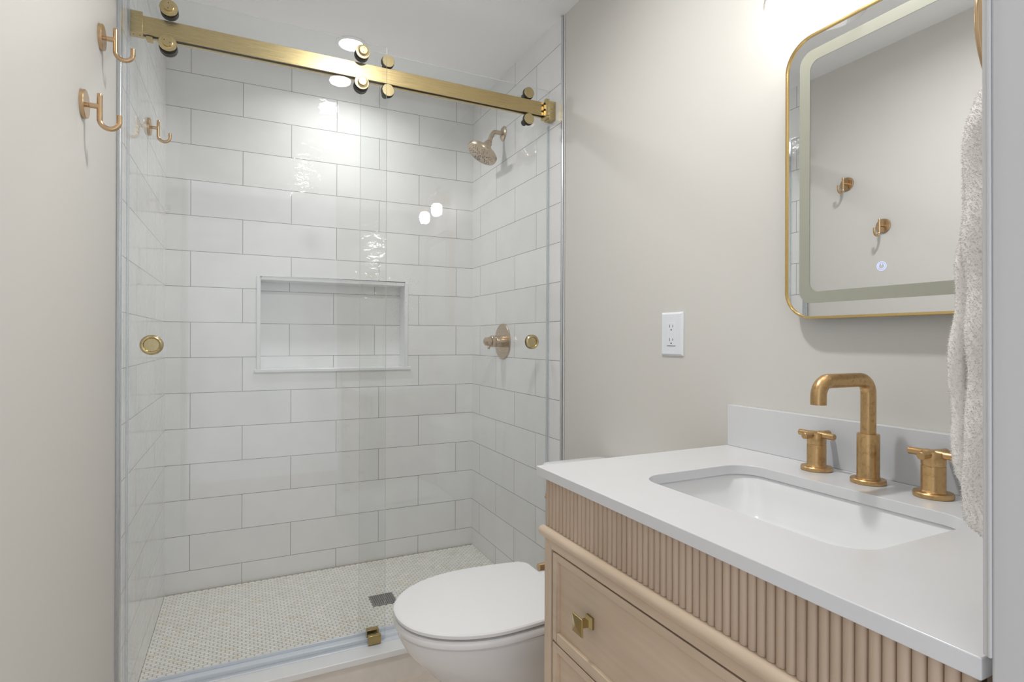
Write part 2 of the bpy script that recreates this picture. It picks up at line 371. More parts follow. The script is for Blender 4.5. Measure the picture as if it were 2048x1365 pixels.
# sliding glass doors
def pane(name, x0, x1, y0, y1, z0, z1, parent):
    bm = B(); fs = box(bm, x0, x1, y0, y1, z0, z1)
    for fc in fs:
        c = fc.calc_center_median(); n = fc.normal
        fc.normal_update()
        fc.material_index = 0 if abs(fc.normal.y) > .5 else 1
    return obj(name, bm, None, parent, smooth=False, mats=[M['glass'], M['glass_edge']])
GF0, GF1 = 1.892, 1.899     # front pane
GB0, GB1 = 1.961, 1.968     # back pane
RY0, RY1 = 1.918, 1.938     # rail
RZ0, RZ1 = 2.026, 2.0785
def cup_handle(parent, x, z, yf, yb):
    """recessed round finger pull through the pane (front face yf, back face yb)"""
    bm = B()
    lathe(bm, [(0, -.001), (.0185, -.001), (.0195, .0005), (.0205, .0052), (.0235, .0062), (.0275, .0040), (.029, .0012), (.029, 0), (.0215, 0), (.0215, -(yb-yf))], (x, yf, z), (0, -1, 0), 56)
    h = obj('handle', bm, M['brass_disc'], parent); h['label'] = 'round brass finger pull'
    bm = B(); lathe(bm, [(0, .003), (.022, .003), (.027, .0022), (.029, .0006), (.029, 0), (0, 0)], (x, yb, z), (0, 1, 0), 48)
    obj('backplate', bm, M['brass_disc'], h)

t = thing('sliding_glass_door', 'front clear glass sliding shower door on the left, rollers with pinhole caps', 'door', (.37, GF0, .114), 'frameless shower doors')
pane('pane', .006, .7385, GF0, GF1, .1145, 2.139, t)
cup_handle(t, .0615, 1.121, GF0, GF1)
def roller_front(x, z, rot):
    bm = B()
    lathe(bm, [(0, .001), (.0225, .001), (.0235, .0025), (.0235, .005), (.0225, .006), (.0145, .0062), (.0135, .0065), (.0135, .016), (.0125, .017), (0, .017)], (x, GF0, z), (0, -1, 0), 48)
    r = obj('roller', bm, M['brass_disc'], t)
    bm = B()
    for s in (-1, 1):
        px, pz = x+s*.0075*math.cos(rot), z+s*.0075*math.sin(rot)
        cyl(bm, (px, GF0-.0168, pz), (px, GF0-.01725, pz), .0014, 10)
    obj('pinhole', bm, M['dark'], r)
    bm = B(); lathe(bm, [(0, 0), (.0235, 0), (.0235, .006), (.021, .0065), (.021, .011), (.0235, .012), (.0235, .019), (0, .019)], (x, GF1+.0005, z-.0045 if z < 2.05 else z), (0, 1, 0), 40)
    obj('wheel', bm, M['black'], r)
for x, z, rt in ((.1015, 2.084+.0185, 1.5), (.099, 1.999, -.35), (.657, 2.084+.0185, 1.4), (.654, 1.999, -.35)): roller_front(x, z, rt)

t = thing('sliding_glass_door', 'rear clear glass sliding shower door on the right, flat brass roller discs', 'door', (1.03, GB0, .114), 'frameless shower doors')
pane('pane', .6635, 1.4085, GB0, GB1, .1195, 2.151, t)
cup_handle(t, 1.340, 1.131, GB0, GB1)
for x, z in ((.7485, 2.103), (.7485, 2.0025), (1.2995, 2.103), (1.2995, 2.0015)):
    bm = B(); lathe(bm, [(0, .0), (.020, .0), (.021, .0012), (.021, .005), (0, .005)], (x, 1.921-.008, z), (0, 1, 0), 48)
    r = obj('roller', bm, M['brass_disc'], t)
    bm = B(); lathe(bm, [(0, 0), (.0215, 0), (.0225, .002), (.0225, .008), (.019, .010), (.019, .014), (.012, .015), (.012, GB0-1.9185), (0, GB0-1.9185)], (x-.001, 1.9185, z-.0015), (0, 1, 0), 40)
    obj('wheel', bm, M['black'], r)

# rail with brackets and stop
t = thing('shower_door_rail', 'long square brushed brass rail carrying the glass shower doors', 'rail', (.706, RY0, RZ0))
bm = B()
box(bm, .030, 1.385, RY0, RY1, RZ0+.004, RZ1); box(bm, .030, 1.385, RY0, RY0+.0045, RZ0, RZ0+.005); box(bm, .030, 1.385, RY1-.0045, RY1+.006, RZ0-.002, RZ0+.005)
obj('rail_bar', bm, M['brass'], t, bevel=.0008)
bxo('rail_groove', (.032, 1.384, RY0+.0048, RY1-.0048, RZ0+.001, RZ0+.0038), M['dark'], t)
b_ = bxo('wall_bracket', (.0005, .0345, RY0-.002, RY1+.012, RZ0-.001, RZ1+.0095), M['brass'], t, bevel=.001)
bm = B(); cyl(bm, (.010, 1.931, RZ0-.0012), (.010, 1.931, RZ0+.001), .0022, 12); cyl(bm, (.026, 1.931, RZ0-.0012), (.026, 1.931, RZ0+.001), .0022, 12)
obj('set_screw', bm, M['dark'], b_)
b_ = bxo('wall_bracket', (1.383, TR-.0005, RY0-.012, RY1+.01, RZ0-.014, RZ1+.006), M['brass'], t, bevel=.001)
c_ = bxo('stop_clamp', (1.3655, 1.3825, RY0-.018, RY0-.0005, RZ0-.003, RZ1+.009), M['brass'], t, bevel=.001)
bxo('stop_foot', (1.366, 1.3825, RY0-.016, RY1+.006, RZ0-.011, RZ0-.003), M['brass'], c_, bevel=.0008)
bm = B()
for z in (2.069, 2.0455): cyl(bm, (1.361, RY0-.009, z), (1.3657, RY0-.009, z), .004, 16)
obj('clamp_screw', bm, M['dark'], c_)
c_ = bxo('door_stop', (.042, .058, RY0+.002, RY1+.004, RZ0-.013, RZ0-.003), M['brass'], t, bevel=.0008)

# bottom track + guide + wall seals
bm = B(); box(bm, TL+.002, TR-.002, 1.884, 1.972, .1102, .1125); box(bm, TL+.002, TR-.002, 1.9035, 1.9065, .1125, .1245); box(bm, TL+.002, TR-.002, 1.952, 1.955, .1125, .1225)
tag(obj('door_track', bm, M['alu'], bevel=.0006), 'low aluminium bottom track running along the white shower curb', 'track')
t = thing('door_guide', 'small brass block guiding the glass at the middle of the curb', 'guide', (.70, 1.88, .1127))
bxo('guide_block', (.679, .722, 1.876, 1.8895, .1127, .1425), M['knob'], t, bevel=.001)
bxo('guide_block', (.682, .723, 1.916, 1.938, .1127, .1430), M['knob'], t, bevel=.001)
bxo('guide_base', (.685, .718, 1.8897, 1.9158, .1127, .1140), M['dark'], t)
bm = B(); box(bm, TL+.0005, TL+.0055, GF0-.004, GF1+.004, .1128, 2.139); tag(obj('door_seal', bm, M['seal']), 'clear vertical seal strip at the left tiled wall', 'seal')
bm = B(); box(bm, TR-.0035, TR-.0005, GB0-.010, GB1+.004, .1128, 2.005); tag(obj('door_seal', bm, M['seal']), 'clear vertical seal strip at the right tiled wall', 'seal')

# shower head
n = Vector((-.528, .02, -.845)).normalized(); F = Vector((1.297, 2.395, 2.003))
t = thing('shower_fixture', 'round champagne bronze shower head on a curved arm from the right wall', 'shower head', (TR, 2.395, 2.1215))
bm = B(); lathe(bm, [(0, 0), (.034, 0), (.034, .002), (.030, .006), (.016, .009), (0, .009)], (TR, 2.395, 2.1215), (-1, 0, 0), 40); obj('flange', bm, M['showerm'], t)
pe = F-n*.082
p0 = Vector((TR-.005, 2.395, 2.1215)); p1 = Vector((1.372, 2.395, 2.1215))
P = [p0, p1]
for i in range(1, 11):
    s = i/10; a = p1.lerp(Vector((1.352, 2.395, 2.1205)), s); b = Vector((1.352, 2.395, 2.1205)).lerp(pe, s); P.append(a.lerp(b, s))
bm = B(); tube(bm, P+[pe+n*.012], .0105, 20); obj('arm', bm, M['showerm'], t)
bm = B(); lathe(bm, [(0, 0), (.070, 0), (.0735, .002), (.075, .006), (.075, .0185), (.0735, .020), (.0325, .0205), (.0315, .0215), (.0315, .036), (.0300, .0375), (.0270, .0378), (.0270, .051), (.0258, .0525), (.019, .0528), (.0185, .054), (.0185, .070), (.0165, .072), (.013, .080), (0, .080)], F, -n, 56)
hd = obj('head', bm, M['showerm'], t)
bm = B(); a, u, v = frame_of(n)
for k in range(6):
    for (r, da) in ((.012, 0), (.020, .2), (.020, -.2), (.031, .0), (.040, .14), (.040, -.14), (.049, .27), (.050, 0), (.049, -.27), (.060, .12), (.060, -.16)):
        th = k*PI/3+da; c = F+u*(r*math.cos(th))+v*(r*math.sin(th))
        cyl(bm, c-n*.001, c+n*.0009, .0021 if r != .031 else .0031, 10)
obj('nozzles', bm, M['dark'], hd)
# shower valve
VY, VZ = 2.393, 1.131
t = thing('shower_valve', 'round champagne bronze shower valve with a short handle on the right tiled wall', 'shower valve', (TR, VY, VZ))
bm = B(); lathe(bm, [(0, 0), (.085, 0), (.085, .003), (.082, .006), (.040, .007), (0, .007)], (TR, VY, VZ), (-1, 0, 0), 56); obj('escutcheon', bm, M['showerm'], t)
bm = B(); lathe(bm, [(.028, .007), (.028, .038), (.027, .040), (.024, .040), (.024, .043), (.027, .043), (.0275, .045), (.0275, .062), (.026, .064), (0, .064)], (TR, VY, VZ), (-1, 0, 0), 40); obj('sleeve', bm, M['showerm'], t)
bm = B(); lathe(bm, [(.022, .064), (.0235, .066), (.0235, .086), (.021, .090), (.010, .099), (0, .100)], (TR, VY, VZ), (-1, 0, 0), 6); h = obj('handle', bm, M['showerm'], t, bevel=.0015, ang=25)
bm = B(); tube(bm, [(TR-.075, VY-.01, VZ-.018), (TR-.083, VY-.02, VZ-.032)], .006, 12); obj('lever', bm, M['showerm'], h)

# hooks
def make_hook(X, Y, Z, label, name='robe_hook'):
    t = thing(name, label, 'hook', (X, Y, Z), 'bronze wall hooks')
    bm = B(); lathe(bm, [(0, 0), (.0297, 0), (.0297, .0068), (.0287, .008), (0, .008)], (X, Y, Z), (1, 0, 0), 48); obj('wall_plate', bm, M['bronze'], t)
    bm = B(); lathe(bm, [(.0045, .008), (.0045, .012), (.0055, .013), (.0055, .031)], (X, Y, Z-.001), (1, 0, 0), 20); obj('post', bm, M['bronze'], t)
    xs = X+.0305; za = Z-.0281
    pts = [(xs, Y, Z+.0265), (xs, Y, Z+.0255)]+[(xs, Y, Z+.02-.01*i) for i in range(0, 5)]+arc((xs+.0175, Y, za), .0175, PI, 2*PI, 18, (1, 0, 0), (0, 0, 1))+[(xs+.035, Y, za+.008), (xs+.035, Y, za+.0135), (xs+.035, Y, za+.0142)]
    rr = [.0046, .0052]+[.0052]*(len(pts)-4)+[.0052, .0046]
    bm = B(); tube(bm, pts, rr, 20); obj('hook_rod', bm, M['bronze'], t)
make_hook(XL, 1.6076, 1.8536, 'upper bronze J hook on the painted left wall beside the shower edge')
make_hook(XL, 1.4477, 1.6346, 'lower bronze J hook on the painted left wall, nearest to the camera')
make_hook(TL, 2.285, 1.876, 'bronze J hook on the tiled left wall inside the shower')

# water droplets on the rear pane
bm = B(); random.seed(3)
def drop(x, z, r):
    bmesh.ops.create_icosphere(bm, subdivisions=1, radius=r, matrix=Matrix.Translation((x, GB1+.0002, z)) @ Matrix.Diagonal((1, .5, 1, 1)))
for i in range(190):
    drop(random.gauss(.835, .055) if 0 else random.triangular(.742, .90, .79), random.triangular(1.12, 1.39, 1.33), random.uniform(.0007, .0016))
for i in range(150):
    drop(random.gauss(1.195, .04), random.gauss(1.135, .035), random.uniform(.0007, .0017))
tag(obj('water_droplets', bm, thin_glass('water', .25, (.95, .97, 1)), None), 'tiny water droplets clinging to the rear glass shower door', 'water', kind='stuff')

# recessed lamps
def downlight(x, y, label, em, watts, spread):
    t = thing('recessed_light', label, 'ceiling light', (x, y, CE))
    bm = B(); lathe(bm, [(.049, .0005), (.066, .0005), (.067, -.002), (.060, -.0045), (.052, -.005), (.049, -.003), (.049, .0005)], (x, y, CE), (0, 0, 1), 48); obj('trim_ring', bm, M['ceil'], t)
    bm = B(); lathe(bm, [(0, -.0032), (.049, -.0032)], (x, y, CE), (0, 0, 1), 48); obj('lens', bm, em, t)
    ld = bpy.data.lights.new('beam', 'AREA'); ld.energy = watts; ld.shape = 'DISK'; ld.size = .092; ld.spread = math.radians(spread); ld.color = (1, .99, .98)
    lo = bpy.data.objects.new('beam', ld); C.objects.link(lo); lo.location = (x, y, CE-.008); lo.parent = t; lo.matrix_parent_inverse = t.matrix_world.inverted()
downlight(.713, 2.437, 'round recessed ceiling light above the shower', M['emit_shower'], P_SHOWER, 152)
downlight(.722, .990, 'round recessed ceiling light over the middle of the bathroom', M['emit_room'], P_ROOM, 168)

# ================================================================= TOILET
t = thing('toilet', 'white two-piece toilet with closed elongated lid beside the vanity', 'toilet', (1.0, 1.38, 0))
TCY = 1.38
def egg(tip, rear, hw, z, rearw=.9, n=56, k=.52):
    """elongated outline; tip at -x, flat rear with rounded corners"""
    pts = []; xc = tip+(rear-tip)*k
    half = []
    for i in range(n+1):
        s = i/n; x = tip+(rear-tip)*(1-math.cos(PI*s/2)) if s < 1 else rear
        half.append(x)
    prof = []
    m = 30
    for i in range(m+1):
        a = PI/2*i/m; prof.append((xc-(xc-tip)*math.cos(a), hw*math.sin(a)**.92))
    for i in range(1, 9):
        s = i/8; prof.append((xc+(rear-.03-xc)*s, hw*(1-(1-rearw)*s**2)))
    for i in range(1, 7):
        a = PI/2*i/6; prof.append((rear-.03+.03*math.sin(a), hw*rearw-.03*(1-math.cos(a))))
    top = [(x, TCY+y, z) for x, y in prof]; bot = [(x, TCY-y, z) for x, y in prof[::-1]]
    return top+bot[:-1]
# lid
bm = B(); LZ = .4485
loft(bm, [egg(.650, 1.092, .184, LZ-.014), egg(.646, 1.096, .188, LZ-.011), egg(.646, 1.096, .188, LZ-.004), egg(.650, 1.093, .185, LZ-.0008), egg(.661, 1.088, .176, LZ)])
obj('lid', bm, M['seat'], t)
bm = B(); loft(bm, [egg(.653, 1.10, .181, .4085), egg(.646, 1.104, .188, .412), egg(.645, 1.104, .189, .422), egg(.649, 1.10, .186, .4295), egg(.663, 1.095, .172, .4315)])
obj('seat_ring', bm, M['seat'], t)
for y in (-.07, .07):
    bm = B(); cyl(bm, (1.118, TCY+y-.02, .425), (1.118, TCY+y+.02, .425), .011, 20); obj('hinge', bm, M['seat'], t)
bm = B(); cyl(bm, (.80, TCY-.155, .4035), (.80, TCY-.155, .410), .006, 12)
obj('bumper', bm, M['seat'], t)
bm = B(); loft(bm, [egg(.86, 1.33, .115, .0), egg(.855, 1.33, .118, .012), egg(.865, 1.33, .108, .03), egg(.86, 1.30, .100, .12), egg(.825, 1.26, .105, .19), egg(.765, 1.22, .128, .25), egg(.712, 1.19, .155, .305), egg(.674, 1.18, .173, .35), egg(.656, 1.18, .181, .385), egg(.654, 1.18, .182, .400), egg(.660, 1.175, .177, .4055)])
obj('bowl', bm, M['ceramic'], t)
bm = B()
def tankloop(x0, x1, hw, z, r=.03): return [(x, TCY+y, z) for x, y in rrect(x0, x1, -hw, hw, r)]
loft(bm, [tankloop(1.19, 1.40, .175, .400), tankloop(1.185, 1.405, .180, .42), tankloop(1.172, 1.408, .198, .707)])
obj('tank', bm, M['ceramic'], t)
bm = B()
loft(bm, [tankloop(1.168, 1.410, .203, .708, .032), tankloop(1.163, 1.412, .207, .712, .034), tankloop(1.163, 1.412, .207, .731, .034), tankloop(1.170, 1.406, .200, .740, .03), tankloop(1.185, 1.392, .185, .743, .03)])
obj('tank_lid', bm, M['ceramic'], t)
bm = B(); cyl(bm, (1.171, TCY+.13, .65), (1.155, TCY+.13, .65), .012, 20); tube(bm, [(1.152, TCY+.13, .65), (1.150, TCY+.06, .645)], .006, 12); obj('flush_lever', bm, M['bronze'], t)

# ================================================================= VANITY
VX, VY0, VY1, VZ1 = .862, .252, 1.003, .8562
t = thing('vanity_cabinet', 'pale oak bathroom vanity with reeded frieze and recessed drawers', 'cabinet', (1.14, .63, 0))
W_, WZ = M['wood'], M['wood_z']
# carcass
bm = B(); box(bm, VX+.020, XR-.003, VY0+.006, VY1-.006, .10, .70)
obj('carcass', bm, M['gap_shade'], t)
bxo('side_panel', (VX+.012, XR-.002, VY1-.0055, VY1, .10, .733), WZ, t, bevel=.0008)
bxo('side_panel', (VX+.012, XR-.002, VY0, VY0+.0055, .10, .733), WZ, t, bevel=.0008)
# face frame: stiles, top rail with mitred corner
def prism_yz(bm, pts, x0, x1):
    a = [bm.verts.new((x0, y, z)) for y, z in pts]; b = [bm.verts.new((x1, y, z)) for y, z in pts]
    bm.faces.new(a); bm.faces.new(b[::-1])
    for i in range(len(pts)):
        j = (i+1) % len(pts); bm.faces.new((a[i], b[i], b[j], a[j]))
bm = B(); prism_yz(bm, [(VY1-.0255, .10), (VY1, .10), (VY1, .733), (VY1-.004, .733), (VY1-.0255, .7155)], VX, VX+.02); obj('corner_stile', bm, WZ, t, bevel=.0006)
bm = B(); prism_yz(bm, [(VY0+.0255, .10), (VY0, .10), (VY0, .733), (VY0+.004, .733), (VY0+.0255, .7155)], VX, VX+.02)
obj('corner_stile', bm, WZ, t, bevel=.0006)
bm = B(); prism_yz(bm, [(VY1-.0053, .733), (VY1-.0268, .7155), (VY0+.0268, .7155), (VY0+.0053, .733)], VX, VX+.02); obj('top_rail', bm, W_, t, bevel=.0006)
# reeded frieze
bxo('frieze_backing', (VX+.008, VX+.02, VY0+.001, VY1-.001, .757, VZ1), M['gap_shade'], t); bm = B()  # dark backing paints the shade between the reeds
pitch = (VY1-VY0)/56
for i in range(56):
    yc = VY0+(i+.5)*pitch; r = pitch*.475; pts = [(VX+.009, yc-r), (VX+.009, yc+r)]
    arcp = [(VX+.0062-r*.95*math.sin(a)+.0, yc+r*math.cos(a)) for a in [PI*k/10 for k in range(11)]]
    pts = [(VX+.009, yc+r)]+arcp+[(VX+.009, yc-r)]
    lo = [bm.verts.new((x, y, .7575)) for x, y in pts]; hi = [bm.verts.new((x, y, VZ1-.0005)) for x, y in pts]
    for k in range(len(pts)):
        j = (k+1) % len(pts); bm.faces.new((lo[k], lo[j], hi[j], hi[k]))
    bm.faces.new(lo[::-1]); bm.faces.new(hi)
# side reeds (facing the toilet and the front wall)
o = obj('reeded_frieze', bm, M['wood_reed'], t, ang=50); o['label'] = 'band of vertical half-round reeds'
for a_, b_ in ((VY0+.001, VY0+.017), (VY1-.017, VY1-.001)):
    bxo('frieze_side', (VX+.0205, XR-.002, a_, b_, .757, VZ1-.0005), WZ, t)
# half-round moulding under the frieze
def mould_prof(d): return None
bm = B(); loops = []
for k in range(11):
    a = -PI/2+PI*k/10; dx = .0115*math.cos(a); z = .745+.012*math.sin(a)
    loops.append([(VX+.001-dx, VY0-.001 if 0 else VY0-min(dx, .004), z), (VX+.001-dx, VY1+dx*.8, z), (XR-.002, VY1+dx*.8, z), (XR-.002, VY0-min(dx, .004), z)])
loops[0:0] = []; loft(bm, loops); obj('moulding', bm, W_, t, ang=60)
# drawers
def drawer(z0, z1, label=None):
    y0, y1 = VY0+.0315, VY1-.0315; fw = .0165
    bm = B()
    box(bm, VX+.001, VX+.0195, y0, y0+fw, z0, z1); box(bm, VX+.001, VX+.0195, y1-fw, y1, z0, z1)
    box(bm, VX+.001, VX+.0195, y0+fw, y1-fw, z0, z0+fw*1.15); box(bm, VX+.001, VX+.0195, y0+fw, y1-fw, z1-fw*.85, z1)
    d = obj('drawer', bm, W_, t, bevel=.0012)
    bm = B(); ya, yb, za, zb = y0+fw, y1-fw, z0+fw*1.15, z1-fw*.85
    box(bm, VX+.0085, VX+.0145, ya, yb, za, zb)
    obj('panel', bm, W_, d)
    for yk in (VY1-.157, VY0+.157):
        zk = (z0+z1)/2+.003; xb = VX+.0085
        bm = B()
        def sq(x, h): return [(x, yk+sy*h, zk+sz*h) for sy, sz in ((-1, -1), (1, -1), (1, 1), (-1, 1))]
        loft(bm, [sq(xb, .0105), sq(xb-.004, .0105), sq(xb-.009, .0062), sq(xb-.020, .0056), sq(xb-.0255, .0075), sq(xb-.0272, .0160), sq(xb-.0290, .0165), sq(xb-.0300, .0160), sq(xb-.0335, .0012)])
        obj('knob', bm, M['knob'], d, smooth=False)
    return d
drawer(.5355, .7105); drawer(.352, .5300); drawer(.135, .3465)
bm = B(); box(bm, VX+.002, VX+.02, VY0+.026, VY1-.026, .100, .1295); obj('bottom_rail', bm, W_, t, bevel=.001)
for x in (VX+.002, XR-.06):
    for y in (VY0+.002, VY1-.05):
        bm = B(); box(bm, x, x+.045, y, y+.045, 0, .0995); obj('leg', bm, WZ, t, bevel=.002)

# countertop with rounded sink cut-out
CT = .8757
def plate_with_hole(outer, inner, z0, z1, bm):
    """ring between two outlines with the same number of points"""
    n_ = len(outer)
    lo = [bm.verts.new((x, y, z0)) for x, y in outer]; li = [bm.verts.new((x, y, z0)) for x, y in inner]
    ho = [bm.verts.new((x, y, z1)) for x, y in outer]; hi = [bm.verts.new((x, y, z1)) for x, y in inner]
    for i in range(n_):
        j = (i+1) % n_
        bm.faces.new((ho[i], ho[j], hi[j], hi[i])); bm.faces.new((lo[i], li[i], li[j], lo[j]))
        bm.faces.new((ho[j], ho[i], lo[i], lo[j])); bm.faces.new((hi[i], hi[j], li[j], li[i]))
SX0, SX1, SY0, SY1, SR = .984, 1.268, .428, .855, .052
nn = 10
outer = rrect(.852, 1.4195, .2440, 1.0225, .0015, nn); inner = rrect(SX0, SX1, SY0, SY1, SR, nn)
bm = B(); plate_with_hole(outer, inner, .8562+.0001, CT, bm)
tag(obj('countertop', bm, M['quartz'], bevel=.0012), 'white quartz countertop with rounded sink cut-out on the oak vanity', 'countertop')
bxo('backsplash', (1.400, 1.4195, .2440, 1.0225, CT+.0002, .9775), M['quartz'], bevel=.001)
tag(bpy.data.objects['backsplash'], 'low white quartz backsplash standing along the back of the countertop', 'backsplash')
# undermount basin
t = thing('sink', 'white rectangular undermount ceramic basin set below the countertop', 'sink', ((SX0+SX1)/2, (SY0+SY1)/2, CT))
def rl(x0, x1, y0, y1, r, z, n=10): return [(x, y, z) for x, y in rrect(x0, x1, y0, y1, r, n)]
bm = B(); zt = .8560
g = .006
loft(bm, [rl(SX0-.02, SX1+.02, SY0-.02, SY1+.02, .06, zt-.012), rl(SX0-.02, SX1+.02, SY0-.02, SY1+.02, .06, zt), rl(SX0-g, SX1+g, SY0-g, SY1+g, SR+.004, zt),
          rl(SX0-g+.003, SX1+g-.003, SY0-g+.003, SY1+g-.003, SR+.004, zt-.004), rl(SX0+.004, SX1-.004, SY0+.004, SY1-.004, SR, zt-.03), rl(SX0+.016, SX1-.016, SY0+.022, SY1-.022, SR, zt-.075),
          rl(SX0+.030, SX1-.030, SY0+.045, SY1-.045, SR, zt-.088), rl(SX0+.06, SX1-.06, SY0+.09, SY1-.09, .045, zt-.094), rl((SX0+SX1)/2-.02, (SX0+SX1)/2+.02, (SY0+SY1)/2-.02, (SY0+SY1)/2+.02, .0199, zt-.097)], cap0=False)
obj('basin', bm, M['ceramic'], t, ang=60)
bm = B(); lathe(bm, [(0, .004), (.014, .004), (.021, .0025), (.0225, 0), (0, 0)], ((SX0+SX1)/2, (SY0+SY1)/2, zt-.097), (0, 0, 1), 32); obj('drain_cap', bm, M['faucet'], t)

# faucet
t = thing('faucet', 'aged brass widespread faucet with squared spout and two cross handles', 'faucet', (1.345, .64, CT))
sx, sy = 1.345, .638; z0 = CT+.0002
bm = B(); lathe(bm, [(0, 0), (.0285, 0), (.0292, .001), (.0292, .007), (.028, .0085), (.0205, .009), (.0198, .011), (0, .011)], (sx, sy, z0), (0, 0, 1), 48)
sp = obj('spout', bm, M['faucet'], t)
bm = B(); lathe(bm, [(0, .009), (.0186, .009), (.0186, .090), (.0178, .0915), (0, .0915)], (sx, sy, z0), (0, 0, 1), 48); obj('spout_body', bm, M['faucet'], sp)
zc, R, tx = 1.068, .026, 1.204
pts = [(sx, sy, z0+.09), (sx, sy, 1.0), (sx, sy, zc-R)]+arc((sx-R, sy, zc-R), R, 0, PI/2, 12, (1, 0, 0), (0, 0, 1))[1:]+arc((tx+R, sy, zc-R), R, PI/2, PI, 12, (1, 0, 0), (0, 0, 1))+[(tx, sy, 1.035), (tx, sy, 1.0275)]
bm = B(); tube(bm, pts, .0128, 32); obj('spout_tube', bm, M['faucet'], sp)
bm = B(); cyl(bm, (tx, sy, 1.0272), (tx, sy, 1.0276), .0095, 24); obj('aerator', bm, M['dark'], sp)
for hy, hx in ((.7465, 1.3525), (.5335, 1.3525)):
    bm = B(); lathe(bm, [(0, 0), (.0285, 0), (.0292, .001), (.0292, .007), (.028, .0085), (.0195, .009), (.0185, .011), (.0178, .012), (.0178, .052), (.0174, .0526), (.0168, .0528), (.0168, .0540), (.0174, .0542), (.0178, .055), (.0178, .0735), (.0165, .0765), (0, .0775)], (hx, hy, z0), (0, 0, 1), 48)
    h = obj('handle', bm, M['faucet'], t)
    zb = z0+.0722
    for d in ((0, 1, 0), (1, 0, 0)):
        d = Vector(d).normalized(); c = Vector((hx, hy, zb))
        bm = B(); lathe(bm, [(0, -.0385), (.0056, -.0385), (.0063, -.0377), (.0063, -.016), (.0074, -.012), (.0074, .012), (.0063, .016), (.0063, .0377), (.0056, .0385), (0, .0385)], c, d, 24)
        obj('cross_bar', bm, M['faucet'], h)

# toilet paper holder on the vanity side
t = thing('toilet_paper_holder', 'small bronze bar holder fixed to the vanity side above the toilet', 'toilet paper holder', (.93, VY1, .638))
bm = B(); lathe(bm, [(0, 0), (.020, 0), (.020, .005), (.008, .007), (.008, .066), (0, .066)], (.955, VY1+.0002, .638), (0, 1, 0), 32); obj('mount', bm, M['bronze'], t)
bm = B(); cyl(bm, (.885, 1.073, .638), (1.035, 1.073, .638), .0083, 28, .001); obj('bar', bm, M['bronze'], t)

# ================================================================= MIRROR
t = thing('wall_mirror', 'rounded rectangular mirror with thin gold frame and frosted light band', 'mirror', (XR, .638, 1.49))
MY0, MY1, MZ0, MZ1, MR = .3865, .8435, 1.1860, 1.7905, .062
def myz(i, x, n=12, r=None): return [(x, y, z) for y, z in rrect(MY0+i, MY1-i, MZ0+i, MZ1-i, (MR if r is None else r)-i*(1 if r is None else 0), n)]
bm = B(); rings = [myz(0, XR-.0005), myz(0, 1.3815), myz(.0008, 1.380), myz(.0042, 1.380), myz(.0052, 1.3815), myz(.0052, 1.390)]
rs = [[bm.verts.new(p) for p in lp] for lp in rings]
for A_, B_ in zip(rs[:-1], rs[1:]):
    for i in range(len(A_)):
        j = (i+1) % len(A_); bm.faces.new((A_[i], A_[j], B_[j], B_[i]))
obj('frame', bm, M['gold'], t)
bm = B(); loft(bm, [myz(.0053, 1.392), myz(.0053, 1.384)]); obj('mirror_glass', bm, M['mirror'], t, ang=20)
bm = B(); a_ = myz(.0335, 1.3838); b_ = myz(.0575, 1.3838, r=.0205)
va = [bm.verts.new(p) for p in a_]; vb = [bm.verts.new(p) for p in b_]
a2 = [bm.verts.new((p[0]-.0004, p[1], p[2])) for p in a_]; b2 = [bm.verts.new((p[0]-.0004, p[1], p[2])) for p in b_]
for i in range(len(va)):
    j = (i+1) % len(va)
    bm.faces.new((a2[i], a2[j], b2[j], b2[i])); bm.faces.new((va[i], a2[i], a2[j], va[j])); bm.faces.new((vb[i], vb[j], b2[j], b2[i]))
obj('frosted_band', bm, M['frost'], t, ang=20)
# touch button: ring, inner ring, power mark
def flat_ring(bm, r0, r1, a0, a1, n=40, x=1.3834):
    ps = []
    for i in range(n+1):
        a = a0+(a1-a0)*i/n; ps.append((bm.verts.new((x, .638+r0*math.sin(a), 1.2815+r0*math.cos(a))), bm.verts.new((x, .638+r1*math.sin(a), 1.2815+r1*math.cos(a)))))
    for p, q in zip(ps[:-1], ps[1:]): bm.faces.new((p[0], p[1], q[1], q[0]))
bm = B(); flat_ring(bm, .0078, .0088, 0, 2*PI); flat_ring(bm, .0052, .0060, .35, 2*PI-.35)
box(bm, 1.3833, 1.3834, .6376, .6384, 1.2825, 1.2875)
o = obj('touch_button', bm, M['emit_blue'], t, smooth=False); o['label'] = 'glowing blue power symbol'

